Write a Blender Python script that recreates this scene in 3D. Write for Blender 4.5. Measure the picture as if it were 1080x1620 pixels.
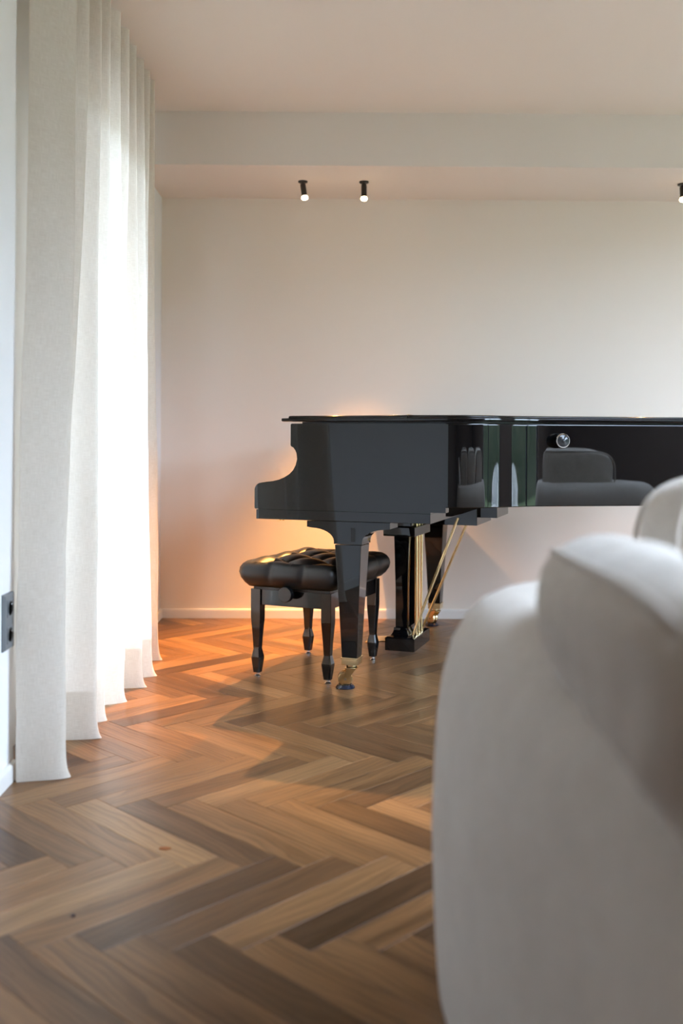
import bpy, bmesh, math, random
from mathutils import Vector, Matrix, noise

# ------------------------------------------------------------------ reset
for o in list(bpy.data.objects):
    bpy.data.objects.remove(o, do_unlink=True)
S = bpy.context.scene
COL = S.collection
R = math.radians
PI = math.pi
random.seed(7)

# ------------------------------------------------------------------ camera
cd = bpy.data.cameras.new('camera')
cam = bpy.data.objects.new('camera', cd); COL.objects.link(cam)
cd.sensor_width = 36; cd.lens = 35; cd.shift_y = -111/1620
cd.clip_start = .02
cam.matrix_world = Matrix.Translation((0, 0, .922)) @ Matrix.Rotation(R(-.6), 4, 'Z') @ Matrix.Rotation(R(90), 4, 'X') @ Matrix.Rotation(R(.25), 4, 'Z')
cd.dof.use_dof = True; cd.dof.focus_distance = 3.72; cd.dof.aperture_fstop = 2.0
S.camera = cam

# ------------------------------------------------------------------ world, sun, exposure
S.view_settings.view_transform = 'Standard'; S.view_settings.look = 'None'
S.view_settings.exposure = 0.58; S.view_settings.gamma = 1.0; S.view_settings.use_curve_mapping = False
SKY = 16.0
w = bpy.data.worlds.new('world'); S.world = w; w.use_nodes = True
bg = w.node_tree.nodes['Background']
bg.inputs['Color'].default_value = (.625, .755, .98, 1); bg.inputs['Strength'].default_value = SKY
sl = bpy.data.lights.new('sun', 'SUN'); sl.energy = 8.0; sl.angle = R(2); sl.color = (1, .95, .86)
sun = bpy.data.objects.new('sun', sl); COL.objects.link(sun)
sun.rotation_euler = Vector((0, -.64, -.77)).to_track_quat('-Z', 'Y').to_euler()
def portal(name, loc, normal, sx, sy):
    l = bpy.data.lights.new(name, 'AREA'); l.shape = 'RECTANGLE'; l.size = sx; l.size_y = sy
    l.cycles.is_portal = True
    o = bpy.data.objects.new(name, l); COL.objects.link(o); o.location = loc
    o.rotation_euler = Vector(normal).to_track_quat('-Z', 'Z').to_euler()
SPOT_POWER = 300.0
SPOT_COLOR = (1.0, .46, .125)
try:
    S.cycles.max_bounces = 12; S.cycles.diffuse_bounces = 6; S.cycles.glossy_bounces = 5
    S.cycles.transmission_bounces = 6; S.cycles.transparent_max_bounces = 12
    S.cycles.sample_clamp_indirect = 8.0; S.cycles.blur_glossy = 1.0
except Exception:
    pass

# ------------------------------------------------------------------ materials
def rgb(c): return (c[0], c[1], c[2], 1)
class NT:
    def __init__(s, name):
        s.m = bpy.data.materials.new(name); s.m.use_nodes = True
        s.t = s.m.node_tree; s.n = s.t.nodes; s.l = s.t.links
        s.b = s.n['Principled BSDF']; s.out = s.n['Material Output']
    def add(s, kind, **kw):
        x = s.n.new(kind)
        for k, v in kw.items():
            if k.startswith('i_'):
                x.inputs[k[2:].replace('_', ' ')].default_value = v
            else:
                setattr(x, k, v)
        return x
    def link(s, a, b): s.l.new(a, b)
    def mapping(s, src, scale):
        m = s.add('ShaderNodeMapping'); m.inputs['Scale'].default_value = scale
        s.link(src, m.inputs['Vector']); return m.outputs['Vector']
    def noise(s, vec, scale, detail=3, rough=.5):
        x = s.add('ShaderNodeTexNoise'); x.inputs['Scale'].default_value = scale
        x.inputs['Detail'].default_value = detail; x.inputs['Roughness'].default_value = rough
        s.link(vec, x.inputs['Vector']); return x.outputs['Fac']
    def ramp(s, fac, stops):
        r = s.add('ShaderNodeValToRGB')
        els = r.color_ramp.elements
        while len(els) < len(stops): els.new(.5)
        for e, (p, c) in zip(els, stops): e.position = p; e.color = rgb(c)
        s.link(fac, r.inputs['Fac']); return r.outputs['Color']
    def math(s, op, a, b=None, c=None):
        x = s.add('ShaderNodeMath', operation=op)
        for i, v in enumerate((a, b, c)):
            if v is None: continue
            if isinstance(v, (int, float)): x.inputs[i].default_value = v
            else: s.link(v, x.inputs[i])
        return x.outputs[0]
    def mix(s, fac, a, b, mode='MIX'):
        x = s.add('ShaderNodeMix', data_type='RGBA', blend_type=mode)
        for i, v in ((0, fac), (6, a), (7, b)):
            if isinstance(v, (int, float)): x.inputs[i].default_value = v
            elif isinstance(v, tuple): x.inputs[i].default_value = rgb(v)
            else: s.link(v, x.inputs[i])
        return x.outputs[2]
    def bump(s, h, strength, dist):
        x = s.add('ShaderNodeBump'); x.inputs['Strength'].default_value = strength
        x.inputs['Distance'].default_value = dist
        s.link(h, x.inputs['Height']); s.link(x.outputs['Normal'], s.b.inputs['Normal'])

def plain(name, col, rough=.5, metal=0, spec=.5, ior=1.5):
    t = NT(name); b = t.b
    b.inputs['Base Color'].default_value = rgb(col); b.inputs['Roughness'].default_value = rough
    b.inputs['Metallic'].default_value = metal; b.inputs['Specular IOR Level'].default_value = spec
    b.inputs['IOR'].default_value = ior
    return t

def paint(name, col):
    t = plain(name, col, .75, spec=.25)
    tc = t.add('ShaderNodeTexCoord').outputs['Object']
    f = t.noise(tc, 55, 4); t.bump(f, .06, .002)
    c = t.mix(t.noise(tc, 1.3, 2), tuple(x*.985 for x in col), tuple(min(1, x*1.015) for x in col))
    t.link(c, t.b.inputs['Base Color'])
    return t.m

def lacquer(name, col, rough, ior=1.52):
    t = plain(name, col, rough, ior=ior)
    return t.m

def brushed(name, col, rough):
    t = plain(name, col, rough, 1)
    tc = t.add('ShaderNodeTexCoord').outputs['Object']
    f = t.noise(t.mapping(tc, (60, 60, 300)), 1, 3)
    r = t.math('MULTIPLY_ADD', f, .15, rough-.07); t.link(r, t.b.inputs['Roughness'])
    return t.m

def wood(name, stuff):
    t = NT(name)
    uv = t.add('ShaderNodeUVMap').outputs['UV']
    if stuff:
        rnd = t.add('ShaderNodeAttribute', attribute_name='rnd').outputs['Fac']
    else:
        rnd = t.add('ShaderNodeObjectInfo').outputs['Random']
    off = t.add('ShaderNodeCombineXYZ')
    t.link(t.math('MULTIPLY', rnd, 57.), off.inputs['X']); t.link(t.math('MULTIPLY', rnd, 91.), off.inputs['Y'])
    va = t.add('ShaderNodeVectorMath', operation='ADD'); t.link(uv, va.inputs[0]); t.link(off.outputs[0], va.inputs[1])
    v = va.outputs[0]
    # slow distortion that turns straight grain into cathedral figure
    warp = t.noise(t.mapping(v, (2.2, 9, 1)), 1, 2)
    wv = t.add('ShaderNodeVectorMath', operation='MULTIPLY_ADD')
    cw = t.add('ShaderNodeCombineXYZ'); t.link(warp, cw.inputs['Y'])
    t.link(cw.outputs[0], wv.inputs[0]); wv.inputs[1].default_value = (0, .10, 0); t.link(v, wv.inputs[2])
    v2 = wv.outputs[0]
    broad = t.noise(t.mapping(v2, (1.6, 26, 1)), 1, 3, .55)
    ring = t.add('ShaderNodeTexWave', wave_type='BANDS', bands_direction='Y', wave_profile='SAW')
    ring.inputs['Scale'].default_value = 9; ring.inputs['Distortion'].default_value = 2.0; ring.inputs['Detail'].default_value = 2
    t.link(t.mapping(v2, (.35, 2.2, 1)), ring.inputs['Vector'])
    fine = t.noise(t.mapping(v, (9, 420, 1)), 1, 4, .6)
    tone = t.ramp(rnd, [(0, (.085, .044, .021)), (.14, (.130, .067, .031)), (.32, (.172, .089, .039)), (.60, (.208, .107, .046)), (.84, (.245, .130, .057)), (1, (.29, .163, .075))])
    c = t.mix(.85, tone, t.ramp(broad, [(.28, (.50, .46, .42)), (.5, (.98, .98, .98)), (.72, (1.34, 1.3, 1.24))]), 'MULTIPLY')
    c = t.mix(.85, c, t.ramp(ring.outputs['Fac'], [(0, (.70, .67, .63)), (.5, (1.04, 1.04, 1.04)), (1, (1.18, 1.18, 1.16))]), 'MULTIPLY')
    c = t.mix(.75, c, t.ramp(fine, [(.3, (.60, .58, .55)), (.55, (1.05, 1.05, 1.05))]), 'MULTIPLY')
    t.link(c, t.b.inputs['Base Color'])
    r = t.math('MULTIPLY_ADD', fine, -.14, .37); t.link(r, t.b.inputs['Roughness'])
    t.b.inputs['Specular IOR Level'].default_value = .32
    t.bump(fine, .22, .0012)
    return t.m

def weave(name, col_a, col_b, scale, trans=0.0, mottling=.4, bump=.5, fuzz=0.0):
    """plain woven cloth read from UVs in metres"""
    t = NT(name)
    uv = t.add('ShaderNodeUVMap').outputs['UV']
    wx = t.noise(t.mapping(uv, (scale, scale*.045, 1)), 1, 2, .6)
    wy = t.noise(t.mapping(uv, (scale*.045, scale, 1)), 1, 2, .6)
    th = t.math('ADD', t.math('MULTIPLY', wx, .5), t.math('MULTIPLY', wy, .5))
    mo = t.noise(uv, 9, 6, .72)
    fac = t.math('ADD', t.math('MULTIPLY', th, 1-mottling*.5), t.math('MULTIPLY', mo, mottling*.5))
    c = t.ramp(fac, [(.34, col_b), (.66, col_a)])
    t.link(c, t.b.inputs['Base Color'])
    t.b.inputs['Roughness'].default_value = .9; t.b.inputs['Specular IOR Level'].default_value = .1
    if fuzz:
        t.b.inputs['Sheen Weight'].default_value = fuzz; t.b.inputs['Sheen Roughness'].default_value = .4
    t.bump(th, bump, .002)
    if trans:
        tl = t.add('ShaderNodeBsdfTranslucent'); t.link(c, tl.inputs['Color'])
        ms = t.add('ShaderNodeMixShader'); 
        tf = t.math('MULTIPLY_ADD', th, -.5, trans+.25); t.link(tf, ms.inputs[0])
        t.link(t.b.outputs[0], ms.inputs[1]); t.link(tl.outputs[0], ms.inputs[2])
        t.link(ms.outputs[0], t.out.inputs['Surface'])
    return t.m

def leather(name):
    t = plain(name, (.012, .011, .011), .36, spec=.5)
    tc = t.add('ShaderNodeTexCoord').outputs['Object']
    v = t.add('ShaderNodeTexVoronoi'); v.inputs['Scale'].default_value = 420; t.link(tc, v.inputs['Vector'])
    f = t.math('ADD', v.outputs['Distance'], t.math('MULTIPLY', t.noise(tc, 60, 4), .8))
    t.bump(f, .18, .0008)
    r = t.math('MULTIPLY_ADD', t.noise(tc, 25, 3), .2, .27); t.link(r, t.b.inputs['Roughness'])
    return t.m

def glass(name):
    t = NT(name)
    tr = t.add('ShaderNodeBsdfTransparent'); tr.inputs['Color'].default_value = (.95, .97, .96, 1)
    gl = t.add('ShaderNodeBsdfGlossy'); gl.inputs['Roughness'].default_value = .01
    lw = t.add('ShaderNodeLayerWeight'); lw.inputs['Blend'].default_value = .5
    fr = t.add('ShaderNodeMath', operation='MULTIPLY_ADD'); t.link(t.math('POWER', lw.outputs['Facing'], 4.0), fr.inputs[0]); fr.inputs[1].default_value = .6; fr.inputs[2].default_value = .03
    ms = t.add('ShaderNodeMixShader'); t.link(fr.outputs[0], ms.inputs[0]); t.link(tr.outputs[0], ms.inputs[1]); t.link(gl.outputs[0], ms.inputs[2])
    t.link(ms.outputs[0], t.out.inputs['Surface']); return t.m

def emit(name, col, s):
    t = NT(name); e = t.add('ShaderNodeEmission'); e.inputs['Color'].default_value = rgb(col); e.inputs['Strength'].default_value = s
    t.link(e.outputs[0], t.out.inputs['Surface']); return t.m

def foliage(name, a, b, c):
    t = plain(name, a, .7, spec=.2)
    tc = t.add('ShaderNodeTexCoord').outputs['Object']
    f = t.noise(t.mapping(tc, (1, 1, .45)), 5, 5, .65)
    t.link(t.ramp(f, [(.3, a), (.5, b), (.72, c)]), t.b.inputs['Base Color']); t.bump(f, .6, .05)
    return t.m

M_WALL = paint('wall_paint', (.80, .735, .655))
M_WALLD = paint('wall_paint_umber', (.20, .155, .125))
M_WALLW = paint('wall_paint_white', (.82, .81, .80))
M_CEIL = paint('ceiling_paint', (.76, .705, .645))
M_TRIMW = lacquer('white_trim', (.78, .755, .72), .45)
M_TAUPE = lacquer('taupe_frame', (.30, .27, .24), .5)
M_FRAME = lacquer('dark_window_frame', (.045, .045, .05), .4)
M_WOOD = wood('smoked_oak', False); M_WOODS = wood('smoked_oak_field', True)
M_JOINT = plain('floor_joint', (.05, .03, .018), .8).m
M_BLACK = lacquer('black_polyester', (.0035, .0035, .004), .012, 1.56)
M_BLACKS = lacquer('black_satin', (.012, .012, .012), .35)
M_BLACKL = lacquer('black_lacquer_bench', (.006, .006, .0065), .09)
M_BRASS = brushed('polished_brass', (.86, .70, .40), .17)
M_BRASSD = brushed('aged_brass', (.66, .48, .22), .3)
M_CHROME = plain('chrome', (.78, .79, .80), .12, 1).m
M_LENS = lacquer('smoky_disc', (.03, .032, .035), .05)
M_LEATHER = leather('black_leather')
M_CURT = weave('linen_curtain', (.92, .87, .80), (.74, .68, .60), 620, trans=.46, mottling=.25, bump=.35)
M_SOFA = weave('sofa_fabric', (.78, .715, .645), (.54, .485, .43), 760, mottling=.55, bump=.7, fuzz=.25)
M_CUSH = weave('cushion_fabric', (.76, .695, .62), (.47, .42, .37), 680, mottling=.6, bump=.8, fuzz=.25)
M_GLASS = glass('window_glass')
M_SOCK = lacquer('graphite_plastic', (.15, .16, .17), .42)
M_SOCKD = lacquer('graphite_plastic_dark', (.018, .02, .022), .5)
M_CUP = lacquer('dark_blue_cup', (.012, .016, .03), .18)
M_LAMP = emit('warm_lamp', (1, .76, .45), 12)
M_SPOT = lacquer('matt_black_metal', (.012, .012, .012), .42)
M_FIELD = foliage('lawn_grass', (.07, .10, .05), (.12, .16, .085), (.18, .22, .12))
M_HEDGE = foliage('hedge_leaf', (.03, .045, .028), (.06, .08, .045), (.16, .14, .09))
M_BARK = plain('bark', (.12, .07, .045), .9).m
M_KEYW = lacquer('ivory_white', (.8, .78, .72), .25)
M_WHITEP = lacquer('white_plastic', (.8, .8, .8), .4)

# ------------------------------------------------------------------ helpers
def link_mesh(name, bm, mat, parent=None, smooth=None, loc=None):
    me = bpy.data.meshes.new(name)
    if smooth is not None:
        bm.normal_update()
        for f in bm.faces: f.smooth = True
        for e in bm.edges:
            if len(e.link_faces) == 2:
                e.smooth = e.calc_face_angle(0) < R(smooth)
    bm.to_mesh(me); bm.free()
    me.materials.append(mat)
    o = bpy.data.objects.new(name, me); COL.objects.link(o)
    if parent: o.parent = parent
    if loc: o.location = loc
    if smooth is not None and smooth < 60:
        md = o.modifiers.new('weighted', 'WEIGHTED_NORMAL'); md.keep_sharp = True; md.weight = 80
    return o
def tag(o, label=None, cat=None, group=None, kind=None):
    if label: o['label'] = label
    if cat: o['category'] = cat
    if group: o['group'] = group
    if kind: o['kind'] = kind
    return o
def thing(name, loc, rz, label, cat, group=None):
    o = bpy.data.objects.new(name, None); COL.objects.link(o)
    o.location = loc; o.rotation_euler = (0, 0, rz); o.empty_display_size = .1
    return tag(o, label, cat, group)
def copy_tree(o, parent=None):
    c = o.copy(); COL.objects.link(c)
    if parent: c.parent = parent
    for ch in list(o.children): copy_tree(ch, c)
    return c
def box(bm, x0, x1, y0, y1, z0, z1, bev=0, seg=2):
    vs = [bm.verts.new(p) for p in ((x0,y0,z0),(x1,y0,z0),(x1,y1,z0),(x0,y1,z0),(x0,y0,z1),(x1,y0,z1),(x1,y1,z1),(x0,y1,z1))]
    fs = [bm.faces.new([vs[i] for i in f]) for f in ((3,2,1,0),(4,5,6,7),(0,1,5,4),(1,2,6,5),(2,3,7,6),(3,0,4,7))]
    if bev:
        es = set(e for f in fs for e in f.edges)
        bmesh.ops.bevel(bm, geom=list(es), offset=bev, segments=seg, affect='EDGES', profile=.5)
    return vs
def boxes(name, mat, lst, parent=None, bev=0, seg=2):
    bm = bmesh.new()
    for b in lst: box(bm, *b, bev, seg)
    return link_mesh(name, bm, mat, parent, smooth=40 if bev else None)
def prism(bm, pts, axis, a0, a1):
    """extrude a 2D outline along an axis: 'x' pts=(y,z), 'y' pts=(x,z), 'z' pts=(x,y)"""
    def p3(p, a):
        return {'x': (a, p[0], p[1]), 'y': (p[0], a, p[1]), 'z': (p[0], p[1], a)}[axis]
    v0 = [bm.verts.new(p3(p, a0)) for p in pts]; v1 = [bm.verts.new(p3(p, a1)) for p in pts]
    n = len(pts)
    bm.faces.new(v0); bm.faces.new(v1[::-1])
    for i in range(n):
        bm.faces.new((v0[i], v1[i], v1[(i+1) % n], v0[(i+1) % n]))
def bevel_all(bm, off, seg=2, ang=30):
    bm.normal_update()
    es = [e for e in bm.edges if len(e.link_faces) == 2 and e.calc_face_angle(0) > R(ang)]
    bmesh.ops.bevel(bm, geom=es, offset=off, segments=seg, affect='EDGES', profile=.5, clamp_overlap=True)
def fix(bm): bmesh.ops.recalc_face_normals(bm, faces=bm.faces)
def lathe(bm, prof, center=(0,0,0), axis=(0,0,1), n=32, cap=True):
    q = Vector((0,0,1)).rotation_difference(Vector(axis).normalized()); c = Vector(center)
    rings = []
    for r, h in prof:
        rings.append([bm.verts.new(c + q @ Vector((r*math.cos(2*PI*i/n), r*math.sin(2*PI*i/n), h))) for i in range(n)])
    for a, b in zip(rings, rings[1:]):
        for i in range(n): bm.faces.new((a[i], a[(i+1) % n], b[(i+1) % n], b[i]))
    if cap:
        bm.faces.new(rings[0][::-1]); bm.faces.new(rings[-1])
def rod(bm, a, b, r, n=14):
    a, b = Vector(a), Vector(b)
    lathe(bm, [(r, 0), (r, (b-a).length)], a, b-a, n)
def loft(bm, rings, cap=True, closed=True):
    vr = [[bm.verts.new(p) for p in rg] for rg in rings]
    n = len(vr[0])
    for a, b in zip(vr, vr[1:]):
        for i in range(n if closed else n-1):
            bm.faces.new((a[i], a[(i+1) % n], b[(i+1) % n], b[i]))
    if cap: bm.faces.new(vr[0][::-1]); bm.faces.new(vr[-1])
    return vr

# ------------------------------------------------------------------ the room
XL, XN, XR, YB, YF, ZC, ZS, YS = -.866, -.955, 4.0, 5.205, -3.6, 2.438, 2.192, 4.58
Y1, Y2 = 2.735, 4.36           # curtain recess
WY0, WY1, WZ1 = 3.17, 4.12, 2.06
tag(boxes('wall_left', M_WALLW, [
    (XL-.30, XL, 1.25, Y1, -.02, ZC), (XL-.30, XN, Y1, WY0, -.02, ZC), (XL-.30, XN, WY1, Y2, -.02, ZC),
    (XL-.30, XN, WY0, WY1, WZ1, ZC), (XL-.30, XL-.022, Y2, YB+.25, -.02, ZC)]), kind='structure')
tag(boxes('wall_bounce_cut', M_WALLD, [(XL-.30, XL, YF-.25, 1.25, -.02, ZC)]), kind='structure')  # unseen near stretch of the left wall, darkened to cut bounced light
tag(boxes('wall_back', M_WALL, [(XL-.022, XR, YB, YB+.25, -.02, ZC)]), kind='structure')
RZ1 = 2.36
tag(boxes('wall_front', M_WALLD, [(XL, XR, YF-.25, YF, -.02, ZC)]), kind='structure')
RY0, RY1, RY2, RY3 = .05, 2.15, 2.6, 4.6
tag(boxes('wall_right', M_WALLD, [(XR, XR+.25, YF-.25, RY0, -.02, ZC), (XR, XR+.25, RY1, RY2, -.02, RZ1), (XR, XR+.25, RY3, YB+.25, -.02, ZC), (XR, XR+.25, RY0, RY3, RZ1, ZC)]), kind='structure')
KX0, KX1, KY0, KY1 = 1.5, 3.45, -.3, 2.3      # opening for the added rooflight
tag(boxes('ceiling', M_CEIL, [(XL-.30, KX0, YF-.25, YB+.25, ZC, ZC+.2), (KX1, XR+.25, YF-.25, YB+.25, ZC, ZC+.2),
    (KX0, KX1, YF-.25, KY0, ZC, ZC+.2), (KX0, KX1, KY1, YB+.25, ZC, ZC+.2)]), kind='structure')
o = boxes('trim_1', M_CEIL, [(XL-.022, XR, YS, YB, ZS, ZC)]); tag(o, 'lowered ceiling band along the back wall carrying the spotlights', kind='structure')
def baseboard(name, segs, along):
    bm = bmesh.new()
    for (a0, a1, c, s) in segs:      # runs a0..a1, wall face at c, s = inward direction
        prof = [(c, 0), (c+s*.013, 0), (c+s*.013, .040), (c+s*.011, .046), (c+s*.004, .049), (c, .049)]
        prism(bm, prof, 'y' if along == 'y' else 'x', a0, a1)
    fix(bm); tag(link_mesh(name, bm, M_TRIMW), kind='structure')
baseboard('baseboard_left', [(YF, Y1, XL, 1), (Y2, YB, XL-.022, 1)], 'y')
baseboard('baseboard_back', [(XL-.009, XR, YB, -1)], 'x')
baseboard('baseboard_right', [(YF, RY0, XR, -1), (RY1, RY2, XR, -1), (RY3, YB, XR, -1)], 'y')
baseboard('baseboard_front', [(XL, XR, YF, 1)], 'x')

# windows
def window(name, x0, x1, y0, y1, z0, z1, mulls, mat, fw=.055):
    bm = bmesh.new()
    box(bm, x0, x1, y0, y0+fw, z0, z1); box(bm, x0, x1, y1-fw, y1, z0, z1)
    box(bm, x0, x1, y0+fw, y1-fw, z0, z0+fw); box(bm, x0, x1, y0+fw, y1-fw, z1-fw, z1)
    ys = [y0+fw] + mulls + [y1-fw]
    for m in mulls: box(bm, x0, x1, m-.035, m+.035, z0+fw, z1-fw)
    o = tag(link_mesh(name, bm, mat), kind='structure')
    xm = (x0+x1)/2
    for i in range(len(ys)-1):
        a = ys[i] + (.035 if i else 0); b = ys[i+1] - (.035 if i < len(ys)-2 else 0)
        boxes('pane', M_GLASS, [(xm-.003, xm+.003, a, b, z0+fw, z1-fw)], o)
    return o
window('window_1', XN-.16, XN-.09, WY0, WY1, .0, WZ1, [], M_TAUPE)
window('window_2', XR+.08, XR+.15, RY0, RY1, .0, RZ1, [1.10], M_FRAME)
window('window_3', XR+.08, XR+.15, RY2, RY3, .0, RZ1, [], M_FRAME)
portal('window_3_portal', (XR+.2, (RY2+RY3)/2, RZ1/2), (-1, 0, 0), RY3-RY2, RZ1)
bm = bmesh.new()
for b in ((KX0, KX0+.05, KY0, KY1), (KX1-.05, KX1, KY0, KY1), (KX0+.05, KX1-.05, KY0, KY0+.05), (KX0+.05, KX1-.05, KY1-.05, KY1)): box(bm, *b, ZC+.12, ZC+.19)
w4 = tag(link_mesh('fill_rooflight', bm, M_FRAME), 'unseen rooflight added above the sofa for light from above', kind='structure')  # added out of view to brighten the sofa tops and left wall
boxes('pane', M_GLASS, [(KX0+.05, KX1-.05, KY0+.05, KY1-.05, ZC+.15, ZC+.156)], w4)
portal('fill_rooflight_portal', ((KX0+KX1)/2, (KY0+KY1)/2, ZC+.22), (0, 0, -1), KX1-KX0, KY1-KY0)
portal('window_1_portal', (XN-.2, (WY0+WY1)/2, WZ1/2), (1, 0, 0), WY1-WY0, WZ1)
portal('window_2_portal', (XR+.2, (RY0+RY1)/2, RZ1/2), (-1, 0, 0), RY1-RY0, RZ1)

# floor: every plank in view is an object, the rest of the field is one mesh
floor = tag(boxes('floor', M_JOINT, [(XL-.30, XR+.25, YF-.25, YB+.25, -.06, -.0022)]), kind='structure')
PW, PL = .0890, .5005
X0, Y0 = .0284, 1.865
GAP = .0006
def clip(poly, x0, x1, y0, y1):
    for ax, lim, sg in ((0, x0, 1), (0, x1, -1), (1, y0, 1), (1, y1, -1)):
        out = []
        for i in range(len(poly)):
            a, b = poly[i], poly[(i+1) % len(poly)]
            da, db = sg*(a[ax]-lim), sg*(b[ax]-lim)
            if da >= 0: out.append(a)
            if da*db < 0:
                t = da/(da-db); out.append((a[0]+t*(b[0]-a[0]), a[1]+t*(b[1]-a[1])))
        poly = out
        if len(poly) < 3: return []
    return poly
def plank_mesh(bm, poly, uvl, uvf, rl=None, rv=0):
    """bevelled plank: poly counter-clockwise; uvf maps xy to grain coordinates"""
    n = len(poly); cx = sum(p[0] for p in poly)/n; cy = sum(p[1] for p in poly)/n
    def inset(d):
        res = []
        for i in range(n):
            p0, p1, p2 = Vector(poly[i-1]), Vector(poly[i]), Vector(poly[(i+1) % n])
            e1 = (p1-p0); e2 = (p2-p1)
            if e1.length < 1e-6 or e2.length < 1e-6: res.append(p1); continue
            e1.normalize(); e2.normalize()
            n1 = Vector((-e1.y, e1.x)); n2 = Vector((-e2.y, e2.x)); m = n1+n2
            k = d/max(.3, m.dot(n1)); res.append(p1+m*k)
        return res
    rings = [(GAP*.5, -.012), (GAP*.5, -.0008), (GAP*.5+.0008, 0)]
    vr = [[bm.verts.new((p.x, p.y, z)) for p in inset(d)] for d, z in rings]
    fs = [bm.faces.new(vr[-1])]
    for a, b in zip(vr, vr[1:]):
        for i in range(n): fs.append(bm.faces.new((a[i], a[(i+1) % n], b[(i+1) % n], b[i])))
    for f in fs:
        for lp in f.loops:
            lp[uvl].uv = uvf(lp.vert.co.x, lp.vert.co.y)
            if rl: lp[rl] = (rv, rv, rv, 1)
FX0, FX1, FY0, FY1 = XN, XR, YF, YB
full = None
field = bmesh.new(); fuv = field.loops.layers.uv.new('UVMap'); frl = field.loops.layers.float_color.new('rnd')
s2 = math.sqrt(.5)
rp = random.Random(23)
nplank = 0
planks = []
for j in range(-13, 14):
    for i in range(-60, 75):
        for kind in (0, 1):
            if kind == 0: u0, v0, du, dv = i*PW, -(i+1)*PW, PL, PW
            else: u0, v0, du, dv = (i-1)*PW, -i*PW-PL, PW, PL
            u0 += j*PL; v0 += j*PL
            cu, cv = u0+du/2, v0+dv/2
            x, y = X0+(cu-cv)*s2, Y0+(cu+cv)*s2
            if x < FX0-.4 or x > FX1+.4 or y < FY0-.4 or y > FY1+.4: continue
            planks.append((x, y, kind))
for (x, y, kind) in planks:
    ang = R(45) if kind == 0 else R(-45)
    ca, sa = math.cos(ang), math.sin(ang)
    corners = [(x+ca*a-sa*b, y+sa*a+ca*b) for a, b in ((-PL/2, -PW/2), (PL/2, -PW/2), (PL/2, PW/2), (-PL/2, PW/2))]
    poly = clip(corners, FX0, FX1, FY0, FY1)
    if len(poly) < 3: continue
    area = abs(sum(poly[k][0]*poly[(k+1) % len(poly)][1]-poly[(k+1) % len(poly)][0]*poly[k][1] for k in range(len(poly))))/2
    if area < 2e-4: continue
    vis = y > 1.25 and x > -1.25 and x < (.36 if y < 2.4 else .36+(y-2.4)*.30)
    rv = rp.random()
    if vis:
        cut = area < PL*PW*.999
        if cut:
            loc = [((px-x)*ca+(py-y)*sa, -(px-x)*sa+(py-y)*ca) for px, py in poly]
        else:
            loc = [(-PL/2, -PW/2), (PL/2, -PW/2), (PL/2, PW/2), (-PL/2, PW/2)]
        if cut or full is None:
            bm = bmesh.new(); uvl = bm.loops.layers.uv.new('UVMap')
            plank_mesh(bm, loc, uvl, lambda a, b: (a, b))
            me = bpy.data.meshes.new('plank'); bm.to_mesh(me); bm.free(); me.materials.append(M_WOOD)
            if not cut: full = me
        else:
            me = full
        ob = bpy.data.objects.new('plank', me); COL.objects.link(ob); ob.parent = floor
        ob.location = (x, y, -rp.random()*.0003); ob.rotation_euler = (0, 0, ang + (PI if (not cut and rp.random() < .5) else 0))
        nplank += 1
    else:
        ox, oy = rp.random()*50, rp.random()*50
        plank_mesh(field, poly, fuv, lambda a, b, x=x, y=y, ca=ca, sa=sa: ((a-x)*ca+(b-y)*sa, -(a-x)*sa+(b-y)*ca), frl, rv)
fo = link_mesh('plank_field', field, M_WOODS, floor); fo['kind'] = 'stuff'
print('planks', nplank)

# ------------------------------------------------------------------ garden outside the windows
o = boxes('lawn', M_FIELD, [(-30, 30, -30, 30, -.4, -.16)]); tag(o, kind='structure')
M_HELPER = paint('pale_light_helper', (.36, .355, .345))  # for the added outdoor surfaces that shape the daylight
tag(boxes('bounce_terrace_right', M_HELPER, [(XR+.25, 5.6, -4, 8, -.16, -.04)]), 'unseen pale terrace added outside the garden windows to bounce light', kind='structure')  # added ground, bounces neutral light up to the ceiling
tag(boxes('bounce_terrace_left', M_HELPER, [(-6.0, XL-.30, -2, 8, -.16, -.04)]), 'unseen pale terrace added outside the curtained window to bounce light', kind='structure')  # added bright ground, keeps lawn green out of the curtain light
tag(boxes('sky_blocker', M_HELPER, [(-3.0, XL-.30, 1.5, 6, 2.25, 2.45)]), 'unseen slab added over the curtained window to block sky light', kind='structure')  # added to hide the high sky, so the curtain dims towards its top
def hedge(x, y, L, D, H, seed, label, name='hedge'):
    bm = bmesh.new()
    bmesh.ops.create_cube(bm, size=1)
    bmesh.ops.subdivide_edges(bm, edges=bm.edges, cuts=14, use_grid_fill=True)
    for v in bm.verts:
        p = Vector((v.co.x*D, v.co.y*L, (v.co.z+.5)*H))
        q = p + Vector((seed*7.3, 0, 0))
        d = noise.noise(q*1.1)*.35 + noise.noise(q*3.7)*.18
        nrm = Vector((v.co.x, v.co.y*.4, max(0, v.co.z))).normalized() if v.co.length > 0 else Vector((0,0,1))
        v.co = p + nrm*d
        if v.co.z < 0: v.co.z = 0
    r = thing(name, (x, y, -.17), 0, label, 'hedge', None)
    link_mesh('leaves', bm, M_HEDGE, r, smooth=60)
    return r
hedge(14.0, 1.2, 34, 2.2, 3.4, 1, 'long green garden hedge seen in the piano reflection')
hedge(-8.0, 3.5, 14, 2.0, 1.0, 2, 'low green hedge outside the curtained window')
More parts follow.
